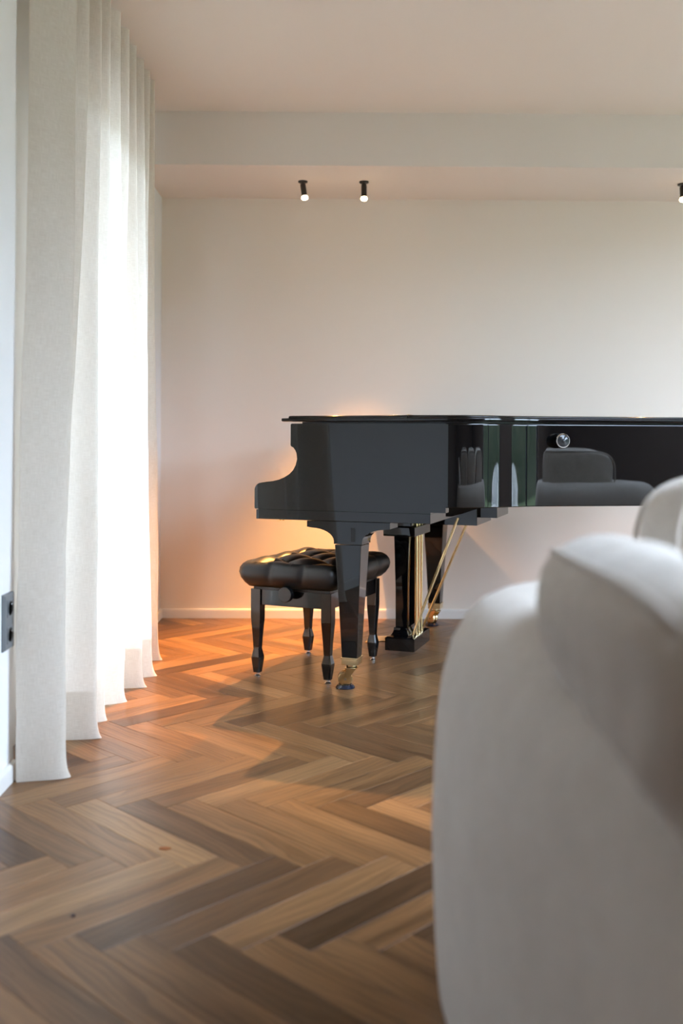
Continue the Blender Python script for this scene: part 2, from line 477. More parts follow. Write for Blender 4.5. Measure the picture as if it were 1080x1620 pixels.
def garden_chair(x, y, rz, label):
    r = thing('garden_chair', (x, y, -.16), rz, label, 'chair')
    bm = bmesh.new()
    rings = []
    for k in range(15):
        a = PI*(k/14); rr = .40
        rings.append([(rr*math.cos(a), rr*math.sin(a), z) for z in (.30, .45, .60+.25*math.sin(a))])
    loft(bm, rings, cap=False, closed=False)
    bmesh.ops.solidify(bm, geom=bm.faces, thickness=.03)
    link_mesh('backrest', bm, M_WHITEP, r, smooth=50)
    bm = bmesh.new(); lathe(bm, [(.36, .30), (.38, .33), (.36, .37)], n=28); link_mesh('seat', bm, M_WHITEP, r, smooth=40)
    for k in range(4):
        a = PI/4+k*PI/2
        bm = bmesh.new(); rod(bm, (.30*math.cos(a), .30*math.sin(a), 0), (.24*math.cos(a), .24*math.sin(a), .31), .02); link_mesh('leg', bm, M_WHITEP, r, smooth=40)
garden_chair(7.3, .2, R(-70), 'white garden chair on the lawn mirrored in the piano side')

# ------------------------------------------------------------------ curtain
TT = [2.92, 3.06, 3.225, 3.36, 3.516, 3.666, 3.812, 3.949, 4.07, 4.18]
XT = [-.747]*10
TB = [2.734, 2.955, 3.092, 3.285, 3.524, 3.635, 3.725, 3.908, 4.06, 4.195]
XB = [-.729, -.80, -.727, -.742, -.725, -.765, -.701, -.703, -.745, -.717]
def curtain_row(h):      # h: 0 floor .. 1 ceiling
    e = h*h*(3-2*h); e = e**.8
    pts = [(-.846+.014*e, 2.684+.07*e)]
    tips = [(XB[k]+(XT[k]-XB[k])*e, TB[k]+(TT[k]-TB[k])*e) for k in range(10)]
    pts.append(tips[0])
    for k in range(9):
        a, b = tips[k], tips[k+1]
        deep = -.893 + (.012*math.sin(k*2.1)) + (.03 if k in (0,) and h < .5 else 0)
        yb = a[1]+(b[1]-a[1])*(.52+.12*math.sin(k*1.7))
        pts.append((deep+.02*(1-e)*math.sin(k*3.3), yb)); pts.append(b)
    pts.append((-.875, 4.255))
    return pts
def cr(p0, p1, p2, p3, t, k=.5):
    return [ .5*((2*p1[i]) + (-p0[i]+p2[i])*t + (2*p0[i]-5*p1[i]+4*p2[i]-p3[i])*t*t + (-p0[i]+3*p1[i]-3*p2[i]+p3[i])*t**3) for i in (0, 1)]
NS = 14
def curtain_line(h, z):
    pts = curtain_row(h)
    pp = [pts[0]] + pts + [pts[-1]]
    line = []
    for k in range(len(pts)-1):
        for s in range(NS):
            t = s/NS
            x, y = cr(pp[k], pp[k+1], pp[k+2], pp[k+3], t)
            line.append((x, y))
    line.append(pts[-1])
    out = []
    for idx, (x, y) in enumerate(line):
        q = Vector((y*6, z*1.1, 3.1)); wv = noise.noise(q)*.014*(1-h*.6)
        w2 = noise.noise(Vector((y*14, z*3.5, 9)))*.004*(1-h)
        toe = .022*math.exp(-z/.022)*max(0, (x+.80)/.1)
        out.append((x+wv+w2+toe, y+w2*2, z))
    return out
ZTOP = ZC-.006
rows = [0.002, .012, .024, .04, .06, .085, .115, .15, .2] + [.2+(ZTOP-.2)*k/44 for k in range(1, 45)]
lines = [curtain_line(z/ZTOP, z) for z in rows]
arc = [0]
for a, b in zip(lines[0], lines[0][1:]):
    arc.append(arc[-1]+math.hypot(b[0]-a[0], b[1]-a[1]))
def sheet(name, r0, r1, c0, c1, parent, off=(0, 0), label=None):
    bm = bmesh.new(); uvl = bm.loops.layers.uv.new('UVMap')
    vs = [[bm.verts.new((p[0]+off[0], p[1]+off[1], p[2])) for p in lines[r][c0:c1]] for r in range(r0, r1)]
    for a in range(len(vs)-1):
        for b in range(len(vs[0])-1):
            f = bm.faces.new((vs[a][b], vs[a][b+1], vs[a+1][b+1], vs[a+1][b]))
            for lp, (rr, cc) in zip(f.loops, ((a, b), (a, b+1), (a+1, b+1), (a+1, b))):
                lp[uvl].uv = (arc[c0+cc]*1.3, rows[r0+rr])
    return link_mesh(name, bm, M_CURT, parent, smooth=180)
cur = thing('curtain', (0, 0, 0), 0, 'floor length off-white linen curtain hanging in deep folds before the window', 'curtain')
NC = len(lines[0])
sheet('curtain_cloth', 0, len(rows), 0, NC, cur)
sheet('bottom_hem', 0, 8, 0, NC, cur, (-.0025, .0012))
sheet('side_hem', 8, len(rows), 0, 5, cur, (-.0025, .002))
o = boxes('trim_2', M_TRIMW, [(-.835, -.80, Y1+.03, Y2-.06, ZC-.005, ZC+.001)]); tag(o, 'white curtain track in the ceiling above the linen curtain', kind='structure')

# ------------------------------------------------------------------ power outlet on the near left wall
po = thing('power_outlet', (XL, 2.672, .438), 0, 'dark grey double power outlet on the white wall beside the curtain', 'power outlet')
bm = bmesh.new()
hw, hh = .041, .0755
loft(bm, [[(x, s*hw2, t*hh2) for s, t in ((-1,-1),(1,-1),(1,1),(-1,1))] for x, hw2, hh2 in ((0, hw, hh), (.004, hw, hh), (.0095, hw-.006, hh-.004))])
fix(bm); link_mesh('cover_plate', bm, M_SOCK, po, loc=(0, 0, 0))
for zc in (.0355, -.0355):
    r = boxes('socket', M_SOCK, [(.008, .0112, -.0225, .0225, zc-.0225, zc+.0225)], po, bev=.0008)
    bm = bmesh.new(); lathe(bm, [(.0195, 0), (.0185, .0008), (.0172, .0006), (.0168, -.001)], (.0112, 0, zc), (1, 0, 0), 28); link_mesh('socket_well', bm, M_SOCKD, r, smooth=30)
    bm = bmesh.new(); lathe(bm, [(.0024, 0), (.0024, .004), (.0012, .005)], (.0115, .0, zc+.0105), (1, 0, 0), 12); link_mesh('earth_pin', bm, M_CHROME, r, smooth=40)
    for s in (-1, 1):
        bm = bmesh.new(); lathe(bm, [(.0026, 0), (.0026, .0008)], (.0105, s*.0095, zc-.002), (1, 0, 0), 12); link_mesh('pin_hole', bm, M_BLACKS, r)

# ------------------------------------------------------------------ ceiling spotlights
def spotlight(x, y, tilt, lean, label):
    r = thing('ceiling_spotlight', (x, y, ZS), 0, label, 'spotlight', 'black ceiling spotlights')
    bm = bmesh.new(); lathe(bm, [(.023, 0), (.023, -.006), (.021, -.0075)], n=28); fix(bm); link_mesh('ceiling_plate', bm, M_SPOT, r, smooth=40)
    bm = bmesh.new(); rod(bm, (0, 0, -.007), (0, 0, -.018), .006); link_mesh('stem', bm, M_SPOT, r, smooth=40)
    d = Vector((math.sin(tilt), -lean, -math.cos(tilt))).normalized()
    a = Vector((0, 0, -.014))
    bm = bmesh.new(); lathe(bm, [(.008, 0), (.0125, .002), (.0135, .008), (.0135, .070), (.0125, .072), (.0115, .068)], a, d, 28); fix(bm)
    b = link_mesh('barrel', bm, M_SPOT, r, smooth=40)
    c = a+d*.072
    bm = bmesh.new(); lathe(bm, [(.0150, -.002), (.0165, .004), (.015, .009), (.009, .0125), (.002, .0135)], c, d, 28); fix(bm)
    link_mesh('lamp_lens', bm, M_LAMP, b, smooth=60)
    l = bpy.data.lights.new('spot_lamp', 'SPOT'); l.energy = SPOT_POWER; l.color = SPOT_COLOR
    l.spot_size = R(74); l.spot_blend = .6; l.shadow_soft_size = .006
    lo = bpy.data.objects.new('spot_lamp', l); COL.objects.link(lo); lo.parent = b
    lo.location = c + d*.032; lo.rotation_euler = d.to_track_quat('-Z', 'Y').to_euler()
    return r
spotlight(-.143, 4.856, R(8), .29, 'tilted black spotlight on the ceiling band, the one closest to the curtain')
spotlight(.155, 4.857, R(0), .25, 'straight hanging black spotlight, middle one of the three on the ceiling band')
spotlight(1.714, 4.857, R(-6), .40, 'black ceiling spotlight above the piano tail, apart from the pair near the curtain')

# ------------------------------------------------------------------ grand piano (u along keyboard to tail, v across, treble side at v = 0)
PA = R(-19.5)
piano = thing('grand_piano', (-.292, 3.803, 0), PA, 'polished black grand piano with closed lid standing before the back wall', 'piano')
WID = 1.46
# outer outline from the treble shoulder round the bentside and tail to the spine
US = .745
out = [(0.0, 0.0)] + [(US*k/8, 0.0) for k in range(1, 9)]
x, y, st = US, 0.0, .006
s = 0.0
def phi(s):
    def sm(t): t = max(0, min(1, t)); return t*t*(3-2*t)
    keys = [(0, 0), (.085, 27.5), (.17, 46), (.235, 50), (.33, 40), (.43, 27.5), (1.13, 27.5)]
    for (s0, a0), (s1, a1) in zip(keys, keys[1:]):
        if s <= s1: return a0+(a1-a0)*(s-s0)/(s1-s0)
    return keys[-1][1]
phis = [phi(k*st) for k in range(int(1.13/st)+1)]
for _ in range(3):   # smooth the curvature
    phis = [phis[0]] + [(phis[k-1]+phis[k]*2+phis[k+1])/4 for k in range(1, len(phis)-1)] + [phis[-1]]
for ph in phis:
    x += st*math.cos(R(ph)); y += st*math.sin(R(ph)); out.append((x, y))
def arc_to(r, a0, a1, n):
    global x, y
    for k in range(n):
        a = a0+(a1-a0)*(k+.5)/n; d = r*R(a1-a0)/n
        x += d*math.cos(R(a)); y += d*math.sin(R(a)); out.append((x, y))
arc_to(.22, 27.5, 90, 24)
ll = WID-.16-y
for k in range(6): y += ll/6; out.append((x, y))
arc_to(.16, 90, 180, 24)
out[-1] = (x, WID); y = WID
UT = x
for k in range(1, 13): out.append((x*(1-k/12.), WID))
OUT = out                         # counter-clockwise, from (0,0) to (0,WID)
def offset(pl, d, closed=False):
    n = len(pl); res = []
    for i in range(n):
        a = Vector(pl[max(0, i-1)]); b = Vector(pl[i]); c = Vector(pl[min(n-1, i+1)])
        t = (c-a); t.normalize(); nn = Vector((t.y, -t.x)); p = b + nn*d; res.append((p.x, p.y))
    return res
# --- rim: one wall that follows the outline, with the stepped cheek profile at both front ends
ZT, ZB = .990, .687
def arm_profile():
    pts = [(US, .6685), (.0, .6655)]
    def arcp(cx, cz, r, a0, a1, n): return [(cx+r*math.cos(R(a0+(a1-a0)*k/n)), cz+r*math.sin(R(a0+(a1-a0)*k/n))) for k in range(n+1)]
    pts += [(0, .737)] + arcp(.028, .737, .028, 170, 100, 6)
    pts += [(.045, .7685), (.075, .772), (.100, .778), (.122, .787), (.142, .799), (.158, .815), (.168, .834), (.1735, .856), (.171, .878), (.166, .890), (.158, .900), (.147, .905)]
    pts += [(.147, ZT), (US, ZT)]
    return pts
AP = arm_profile()
rb = bmesh.new()
prism(rb, AP, 'y', 0, .05); prism(rb, AP, 'y', WID-.05, WID)
fix(rb)
es = [e for e in rb.edges if len(e.link_faces) == 2 and e.calc_face_angle(0) > R(50) and not all(abs(v.co.x-US) < 1e-5 for v in e.verts)]
bmesh.ops.bevel(rb, geom=es, offset=.0025, segments=2, affect='EDGES', clamp_overlap=True)
wall = [p for p in OUT if not (p[0] < US-1e-6 and p[1] < 1e-6) and not (p[0] < US-1e-6 and p[1] > WID-1e-6)] + [(US, WID)]
inn = offset(wall, -.05)
prof = [(0, ZB+.003), (0, ZT-.004), (-.0012, ZT-.0012), (-.004, ZT)]
rings = []
for i, p in enumerate(wall):
    q = Vector(inn[i]); p = Vector(p); d = (q-p).normalized()
    rings.append([(p.x+d.x*.003, p.y+d.y*.003, ZB), (p.x, p.y, ZB+.003), (p.x, p.y, ZB+.006), (p.x, p.y, ZT-.008), (p.x, p.y, ZT-.004), (p.x+d.x*.0012, p.y+d.y*.0012, ZT-.0012), (p.x+d.x*.004, p.y+d.y*.004, ZT), (q.x, q.y, ZT), (q.x, q.y, ZB)])
loft(rb, rings); fix(rb)
link_mesh('rim', rb, M_BLACK, piano, smooth=35)
# keybed with its slimmer strip, and the moulding line above it
bm = bmesh.new(); box(bm, .006, .688, .004, WID-.004, .627, .6635, .002)
link_mesh('keybed', bm, M_BLACK, piano, smooth=40)
boxes('keybed_end', M_BLACK, [(.012, .6875, .009, WID-.009, .640, .6865)], piano)
boxes('keyslip', M_BLACK, [(.012, .030, .051, WID-.051, .666, .722)], piano, bev=.002)
bm = bmesh.new(); prism(bm, [(.034, .70), (.034, .742), (.05, .752), (.175, .766), (.182, .76), (.182, .70)], 'y', .052, WID-.052); fix(bm)
link_mesh('fallboard', bm, M_BLACK, piano)
boxes('nameboard', M_BLACK, [(.183, .205, .052, WID-.052, .70, .985)], piano)
# dark inner case that fills the gap under the lid and closes the body from below
inn2 = [p for p in offset(OUT, -.018) if p[0] > .185]
inn2 = [(.188, .018)] + [p for p in inn2 if p[0] > .2] + [(.188, WID-.018)]
bm = bmesh.new(); prism(bm, inn2, 'z', ZT-.004, ZT+.0065); fix(bm); link_mesh('lid_seal', bm, M_BLACKS, piano)
inn3 = [(.69, .045)] + [p for p in offset(OUT, -.045) if p[0] > .7] + [(.69, WID-.045)]
bm = bmesh.new(); prism(bm, inn3, 'z', .74, .76); fix(bm); link_mesh('soundboard', bm, M_BLACKS, piano)
# lid in two leaves with moulded edge
LID = [(0, 0)]
SEAM = .605
def lid_leaf(name, poly, openedge):
    n = len(poly)
    prof = [(.9970, .006), (.9980, .002), (1.0000, .0), (1.0075, .0), (1.0095, .0015), (1.0105, .0045), (1.0112, .0060), (1.0130, .0052), (1.0150, .0055), (1.0170, .0068), (1.0184, .0090), (1.0193, .0120), (1.0198, .0155), (1.0200, .020)]
    rings = []
    c = [Vector(p) for p in poly]
    for z, d in prof:
        rg = []
        for i in range(n):
            a, b, e = c[i-1], c[i], c[(i+1) % n]
            t1 = (b-a).normalized(); t2 = (e-b).normalized()
            n1 = Vector((-t1.y, t1.x)); n2 = Vector((-t2.y, t2.x)); m = n1+n2
            if m.length < 1e-4: m = n1
            k = 1/max(.35, m.dot(n1))
            extra = 0
            dd = d
            if i in openedge: dd = min(d, .0012)
            if name == 'lid_flap' and b.x < .14 and z > 1.0095: extra = .021*min(1, (z-1.0095)/.0012)
            p = b + m*k*dd
            rg.append((p.x+extra, p.y, z))
        rings.append(rg)
    bm = bmesh.new(); loft(bm, rings); fix(bm)
    return link_mesh(name, bm, M_LID, piano, smooth=40)
OV = offset(OUT, .012)
fl = [(.116, -.012)] + [(.116+(SEAM-.116)*k/6, -.012) for k in range(1, 7)] + [(SEAM, WID+.012)] + [(.116, WID+.012)]
M_LID = lacquer('black_polyester_lid', (.0035, .0035, .004), .07, 1.56)
lid_leaf('lid_flap', fl, (6, 7))
ml = [(SEAM+.001, -.012)] + [p for p in OV if p[0] > SEAM+.03] + [(SEAM+.001, WID+.012)]
lid_leaf('lid', ml, (0, len(ml)-1))
for v in (.03, .50, .96, 1.42):
    bm = bmesh.new(); rod(bm, (SEAM, v-.035, 1.0195), (SEAM, v+.035, 1.0195), .0035, 10)
    link_mesh('hinge', bm, M_BRASS, piano, smooth=40)
bm = bmesh.new(); rod(bm, (1.098, .312, ZT-.004), (1.098, .312, ZT+.004), .004, 10); link_mesh('lid_pin', bm, M_BRASS, piano, smooth=40)
# rim latch knob on the bentside
i0 = min(range(len(OUT)), key=lambda i: abs(OUT[i][0]-1.112) if OUT[i][1] < 1 else 9)
pA, pB = Vector(OUT[i0-1]), Vector(OUT[i0+1]); tt = (pB-pA).normalized(); nn = Vector((tt.y, -tt.x, 0))
kc = Vector((OUT[i0][0], OUT[i0][1], .929))
bm = bmesh.new(); lathe(bm, [(.020, 0), (.022, .004), (.027, .010), (.028, .016), (.028, .040), (.0265, .043)], kc, nn, 36); fix(bm)
kn = link_mesh('latch_knob', bm, M_BLACK, piano, smooth=35)
bm = bmesh.new(); lathe(bm, [(.0265, .0425), (.027, .045), (.0255, .0475), (.0225, .0475), (.0215, .0455)], kc, nn, 36, cap=False); link_mesh('knob_ring', bm, M_CHROME, kn, smooth=40)
bm = bmesh.new(); lathe(bm, [(.0218, .0445), (.0165, .0462), (.008, .0470), (.0065, .0490), (.004, .0505), (.001, .051)], kc, nn, 32); fix(bm); link_mesh('knob_face', bm, M_LENS, kn, smooth=50)
# legs
def leg(u, v, su=1, sv=1):
    bm = bmesh.new()
    zt, zb = .5395, .117
    rr = []
    for z, h in ((zb, .0295), (zb+.004, .0300), (.30, .0385), (zt-.004, .0513), (zt, .0517)):
        rr.append([(u+a*h, v+b*h, z) for a, b in ((-1,-1),(1,-1),(1,1),(-1,1))])
    loft(bm, rr); bevel_all(bm, .0022, 2, 40); fix(bm)
    return link_mesh('leg', bm, M_BLACK, piano, smooth=30)
def bracket(u, v, parent):
    w0, w1, h = .162, .055, .0525
    pts = [(u-w0, .6255), (u-w0, .603)]
    for k in range(9):
        a = R(90-90*k/8); pts.append((u-w1-.088+.088*math.cos(a)*1.0, .552+.048*math.sin(a)))
    pts += [(u-w1, .542), (u+w1, .542)]
    for k in range(9):
        a = R(180-90*k/8); pts.append((u+w1+.088+.088*math.cos(a), .552+.048*math.sin(a)))
    pts += [(u+w0, .603), (u+w0, .6255)]
    bm = bmesh.new(); prism(bm, pts, 'y', v-h, v+h); fix(bm)
    ob = link_mesh('leg_bracket', bm, M_BLACK, parent)
    boxes('leg_latch', M_BLACKS, [(u+.012, u+.029, v-h-.0015, v-h+.004, .552, .604)], ob, bev=.0006)
    return ob
def caster(u, v, parent, ang):
    bm = bmesh.new()
    box(bm, u-.0335, u+.0335, v-.0335, v+.0335, .111, .1175, .001); box(bm, u-.031, u+.031, v-.031, v+.031, .089, .1115, .0015)
    link_mesh('ferrule', bm, M_BRASS, parent, smooth=40)
    d = Vector((math.cos(ang), math.sin(ang), 0)); s = Vector((-d.y, d.x, 0))
    c = Vector((u, v, 0)); ax = c + d*.024 + Vector((0, 0, .0365))
    bm = bmesh.new()
    rod(bm, c+Vector((0, 0, .074)), c+Vector((0, 0, .090)), .016, 20)
    def quadbar(a, b, wa, wb, t, off):
        pts = []
        for p, ww in ((a, wa), (b, wb)):
            for q in (-1, 1):
                for r_ in (-1, 1): pts.append(p + d*q*ww + s*(off+r_*t))
        vs = [bm.verts.new(p) for p in pts]
        for f in ((0,1,3,2),(4,6,7,5),(0,4,5,1),(2,3,7,6),(0,2,6,4),(1,5,7,3)): bm.faces.new([vs[i] for i in f])
    quadbar(c+Vector((0,0,.078)), ax, .019, .010, .0022, -.0185); quadbar(c+Vector((0,0,.078)), ax, .019, .010, .0022, .0185)
    quadbar(c-s*.0205+Vector((0,0,.079)), c+s*.0205+Vector((0,0,.079)), .020, .020, .0, 0)
    a = c+Vector((0,0,.076)); 
    box(bm, u-.021, u+.021, v-.021, v+.021, .0725, .0785, .001)
    bm2 = bm; fix(bm2); link_mesh('caster_fork', bm2, M_BRASS, parent, smooth=35)
    for off in (-.009, .009):
        bm = bmesh.new()
        lathe(bm, [(.010, -.0075), (.022, -.0075), (.0265, -.0062), (.028, -.003), (.028, .003), (.0265, .0062), (.022, .0075), (.010, .0075)], ax+s*off, s, 32); fix(bm)
        link_mesh('caster_wheel', bm, M_BRASS, parent, smooth=40)
    bm = bmesh.new(); rod(bm, ax-s*.0235, ax+s*.0235, .0045, 14); link_mesh('axle', bm, M_CHROME, parent, smooth=40)
    return ax
cups = []
for (u, v, a) in ((.374, .0615, R(200)), (.374, WID-.0615, R(150)), (1.62, 1.08, R(60))):
    lg = leg(u, v); 
    if u < 1: bracket(u, v, lg)
    else:
        boxes('leg_bracket', M_BLACK, [(u-.09, u+.09, v-.09, v+.09, .543, .7)], lg, bev=.004)
    cups.append(caster(u, v, lg, a))
# pedal lyre
ly = boxes('pedal_lyre', M_BLACK, [(.335, .475, .60, .87, .52, .56), (.375, .455, .625, .845, .56, .627)], piano, bev=.003)
for v in (.672, .798):
    bm = bmesh.new()
    loft(bm, [[(.402+a*h, v+b*h*.55, z) for a, b in ((-1,-1),(1,-1),(1,1),(-1,1))] for z, h in ((.118, .026), (.30, .027), (.52, .033))]); fix(bm)
    link_mesh('lyre_post', bm, M_BLACK, ly)
bm = bmesh.new()
def lrect(u0, u1, v0, v1, z): return [(u0, v0, z), (u1, v0, z), (u1, v1, z), (u0, v1, z)]
rr = [lrect(.345, .475, .60, .87, .032), lrect(.345, .475, .60, .87, .085), lrect(.348, .472, .603, .867, .088), lrect(.350, .452, .606, .864, .090)]
for k in range(1, 7):
    t = k/6; e = (1-math.cos(t*PI/2)); q = math.sin(t*PI/2)
    rr.append(lrect(.352+.020*q, .448-.016*q, .612+.030*q, .858-.030*q, .090+.032*e))
rr.append(lrect(.372, .432, .642, .828, .1245))
loft(bm, rr); bevel_all(bm, .0018, 2, 50); fix(bm)
link_mesh('lyre_base', bm, M_BLACK, ly, smooth=30)
for k, v in enumerate((.69, .735, .78)):
    bm = bmesh.new(); rod(bm, (.459, v, .088), (.459, v, .63), .0048 if k else .0062, 14); rod(bm, (.459, v, .085), (.459, v, .098), .0085, 14)
    link_mesh('pedal_rod', bm, M_BRASS, ly, smooth=40)
    bm = bmesh.new()
    loft(bm, [[(uu, v-hw_, zz-.004), (uu, v+hw_, zz-.004), (uu, v+hw_, zz+.004), (uu, v-hw_, zz+.004)] for uu, hw_, zz in ((.36, .009, .055), (.31, .012, .053), (.27, .022, .048), (.245, .021, .045), (.232, .012, .043))]); bevel_all(bm, .002, 2, 50); fix(bm)
    link_mesh('pedal', bm, M_BRASS, ly, smooth=35)
for a, b, r_ in (((.452, .655, .088), (.640, .692, .600), .0062), ((.455, .80, .088), (.668, .742, .572), .0055)):
    bm = bmesh.new(); rod(bm, a, b, r_, 14); link_mesh('brace_rod', bm, M_BRASS, ly, smooth=40)
for bx in ((.50, .722, .695, 1.02, .568, .690), (.722, .800, .735, 1.02, .600, .690), (.69, .845, .60, 1.0, .664, .692), (.80, 1.30, .80, .88, .66, .742)):
    boxes('support_beam', M_BLACK, [bx], piano, bev=.002)
for dz, uu in ((.0, .10), (0, .112)):
    bm = bmesh.new(); rod(bm, (uu, .02, .622), (uu, .02, .627), .004, 10); link_mesh('keybed_screw', bm, M_BRASSD, piano)

# caster cups under the three piano legs
mw = Matrix.Translation((-.292, 3.803, 0)) @ Matrix.Rotation(PA, 4, 'Z')
for k, (ax, lab) in enumerate(zip(cups, ('dark blue caster cup under the brass wheel of the front piano leg beside the bench', 'dark caster cup under the far piano leg behind the pedal lyre', 'dark caster cup under the tail leg of the piano, hidden by the sofa'))):
    p = mw @ Vector((ax.x, ax.y, 0))
    bm = bmesh.new(); lathe(bm, [(.036, 0), (.0365, .003), (.031, .010), (.028, .013), (.026, .013), (.022, .0085), (.001, .0083)], n=40); fix(bm)
    o = link_mesh('caster_cup', bm, M_CUP, smooth=40, loc=(p.x, p.y, .0002)); tag(o, lab, 'caster cup', 'caster cups under the piano')

# ------------------------------------------------------------------ piano bench
BA = R(-24.5)
bench = thing('piano_bench', (-.052, 4.066, 0), BA, 'black piano bench with tufted leather seat standing at the keyboard end', 'bench')
BX, BY = .152, .228          # leg centres
def bench_leg():
    bm = bmesh.new(); rr = []
    for z, h in ((.016, .0135), (.070, .0205), (.077, .0205), (.108, .0135), (.116, .0132), (.155, .0150), (.215, .0195), (.235, .0207), (.345, .021)):
        c = .25*h if z < .11 else .06*h
        rr.append([(a*h if m else a*(h-c), b*(h-c) if m else b*h, z) for a, b, m in ((-1,-1,1),(-1,-1,0),(1,-1,0),(1,-1,1),(1,1,1),(1,1,0),(-1,1,0),(-1,1,1))])
    loft(bm, rr); fix(bm); return bm
for sx in (-1, 1):
    for sy in (-1, 1):
        lg = link_mesh('leg', bench_leg(), M_BLACKL, bench, loc=(sx*BX, sy*BY, 0))
        bm = bmesh.new(); lathe(bm, [(.0125, 0), (.013, .003), (.010, .0055), (.006, .007), (.006, .017)], n=20); fix(bm)
        link_mesh('glide_foot', bm, M_CHROME, lg, smooth=40)
for sx in (-1, 1): boxes('side_rail', M_BLACKL, [(sx*BX-.011, sx*BX+.011, -BY+.019, BY-.019, .283, .343)], bench, bev=.0015)
for sy in (-1, 1): boxes('end_rail', M_BLACKL, [(-BX+.019, BX-.019, sy*BY-.012, sy*BY+.012, .283, .343)], bench, bev=.0015)
boxes('seat_board', M_BLACKS, [(-BX-.012, BX+.012, -BY-.012, BY+.012, .343, .356)], bench)
# cushion
CX, CY = .218, .298
NB = 240
def rrect(t, hx, hy, r):
    """point on a rounded rectangle outline, t in 0..1"""
    segs = []
    P = 2*(2*hx-2*r)+2*(2*hy-2*r)+2*PI*r; d = t*P
    for (L, f) in ((2*hx-2*r, lambda q: (-hx+r+q, -hy)), (PI*r/2, lambda q: (hx-r+r*math.sin(q/r), -hy+r-r*math.cos(q/r))), (2*hy-2*r, lambda q: (hx, -hy+r+q)), (PI*r/2, lambda q: (hx-r+r*math.cos(q/r), hy-r+r*math.sin(q/r))),
                   (2*hx-2*r, lambda q: (hx-r-q, hy)), (PI*r/2, lambda q: (-hx+r-r*math.sin(q/r), hy-r+r*math.cos(q/r))), (2*hy-2*r, lambda q: (-hx, hy-r-q)), (PI*r/2, lambda q: (-hx+r-r*math.cos(q/r), -hy+r-r*math.sin(q/r)))):
        if d <= L: return f(d)
        d -= L
    return (-hx+r, -hy)
DX, DY = .098, .094
def tuft(px, py):
    a = PI*(px/DX+py/DY)/1.0; b = PI*(px/DX-py/DY)/1.0
    f = (abs(math.sin(a/2+PI/4))*abs(math.sin(b/2+PI/4)))
    return f**.42
bm = bmesh.new(); rings = []
side = [(.355, -.046, .02), (.357, -.036, .03), (.372, -.020, .035), (.392, -.006, .04), (.412, 0, .045), (.430, -.003, .048), (.444, -.012, .05), (.454, -.026, .05)]
base = [rrect((k+.5)/NB, CX, CY, .05) for k in range(NB)]
for z, ins, r_ in side:
    rg = []
    for k in range(NB):
        px, py = rrect((k+.5)/NB, CX+ins, CY+ins, max(.02, r_+ins*.3))
        th = math.atan2(py/CY, px/CX)
        u_ = px/.147-.5 if abs(abs(py)-CY-ins) < abs(abs(px)-CX-ins) else py/.149
        dcr = abs(u_-round(u_))*.147
        pl = -(.011*math.exp(-(dcr/.011)**2)+.004*math.exp(-(dcr/.03)**2))*max(0, 1-abs(z-.425)/.055) + noise.noise(Vector((px*12, py*12, z*16)))*.004
        q = 1+pl/max(.1, math.hypot(px, py)); rg.append((px*q, py*q, z))
    rings.append(rg)
NR = 34
for m in range(1, NR):
    f = 1-m/NR
    rg = []
    for k in range(NB):
        px, py = rrect((k+.5)/NB, CX-.026, CY-.026, .045); px *= f; py *= f
        edge = min(1, .25+(1-f)/.22)
        z = .454 + .016*math.sin(min(1, (1-f)/.35)*PI/2) - .029*(1-tuft(px, py))*edge
        rg.append((px, py, z))
    rings.append(rg)
loft(bm, rings); fix(bm)
seat = link_mesh('tufted_seat', bm, M_LEATHER, bench, smooth=70)
for i in range(-6, 7):
    for j in range(-8, 9):
        # crossing points of the crease lines
        A_, B_ = (2*i+1)*PI-PI/2*1, (2*j+1)*PI-PI/2*1
        px = DX*(A_+B_)/(2*PI); py = DY*(A_-B_)/(2*PI)
        if abs(px) < CX-.075 and abs(py) < CY-.075:
            bm = bmesh.new(); lathe(bm, [(.0085, -.002), (.0085, .001), (.006, .0035), (.001, .0042)], (px, py, .447), (0, 0, 1), 14); fix(bm)
            link_mesh('button', bm, M_LEATHER, seat, smooth=60)
for sy in (-1, 1):
    bm = bmesh.new(); rod(bm, (0, sy*(BY+.01), .338), (0, sy*(BY+.045), .338), .010, 16)
    lathe(bm, [(.026, .0), (.029, .003), (.030, .008), (.030, .024), (.0285, .0265), (.026, .0275)], (0, sy*(BY+.043), .338), (0, sy, 0), 36); fix(bm)
    link_mesh('height_knob', bm, M_BLACKL, bench, smooth=35)

# ------------------------------------------------------------------ sofa
SR = R(4); SCX, SCY, SRAD, ST, SH = .462, 1.53, .30, .228, .690
SL, SD = 2.45, 1.42
def s2w(a, b):     # a along the back from the outer corner, b from the outer back face towards the camera
    dx, dy = a-SRAD, SRAD-b
    return (SCX+dx*math.cos(SR)-dy*math.sin(SR), SCY+dx*math.sin(SR)+dy*math.cos(SR))
sofa = thing('sofa', (*s2w(SL/2, SD/2), 0), 0, 'large rounded sofa in light grey woven fabric with its back to the piano', 'sofa')
so = Vector(sofa.location)
path = []
for k in range(22): path.append((0, SD-(SD-SRAD)*k/22, (-1, 0)))
for k in range(17):
    a = R(90*k/16); path.append((SRAD-SRAD*math.cos(a), SRAD-SRAD*math.sin(a), (-math.cos(a), -math.sin(a))))
for k in range(1, 33): path.append((SRAD+(SL-2*SRAD)*k/33, 0, (0, -1)))
for k in range(17):
    a = R(90*k/16); path.append((SL-SRAD+SRAD*math.sin(a), SRAD-SRAD*math.cos(a), (math.sin(a), -math.cos(a))))
for k in range(1, 23): path.append((SL, SRAD+(SD-SRAD)*k/22, (1, 0)))
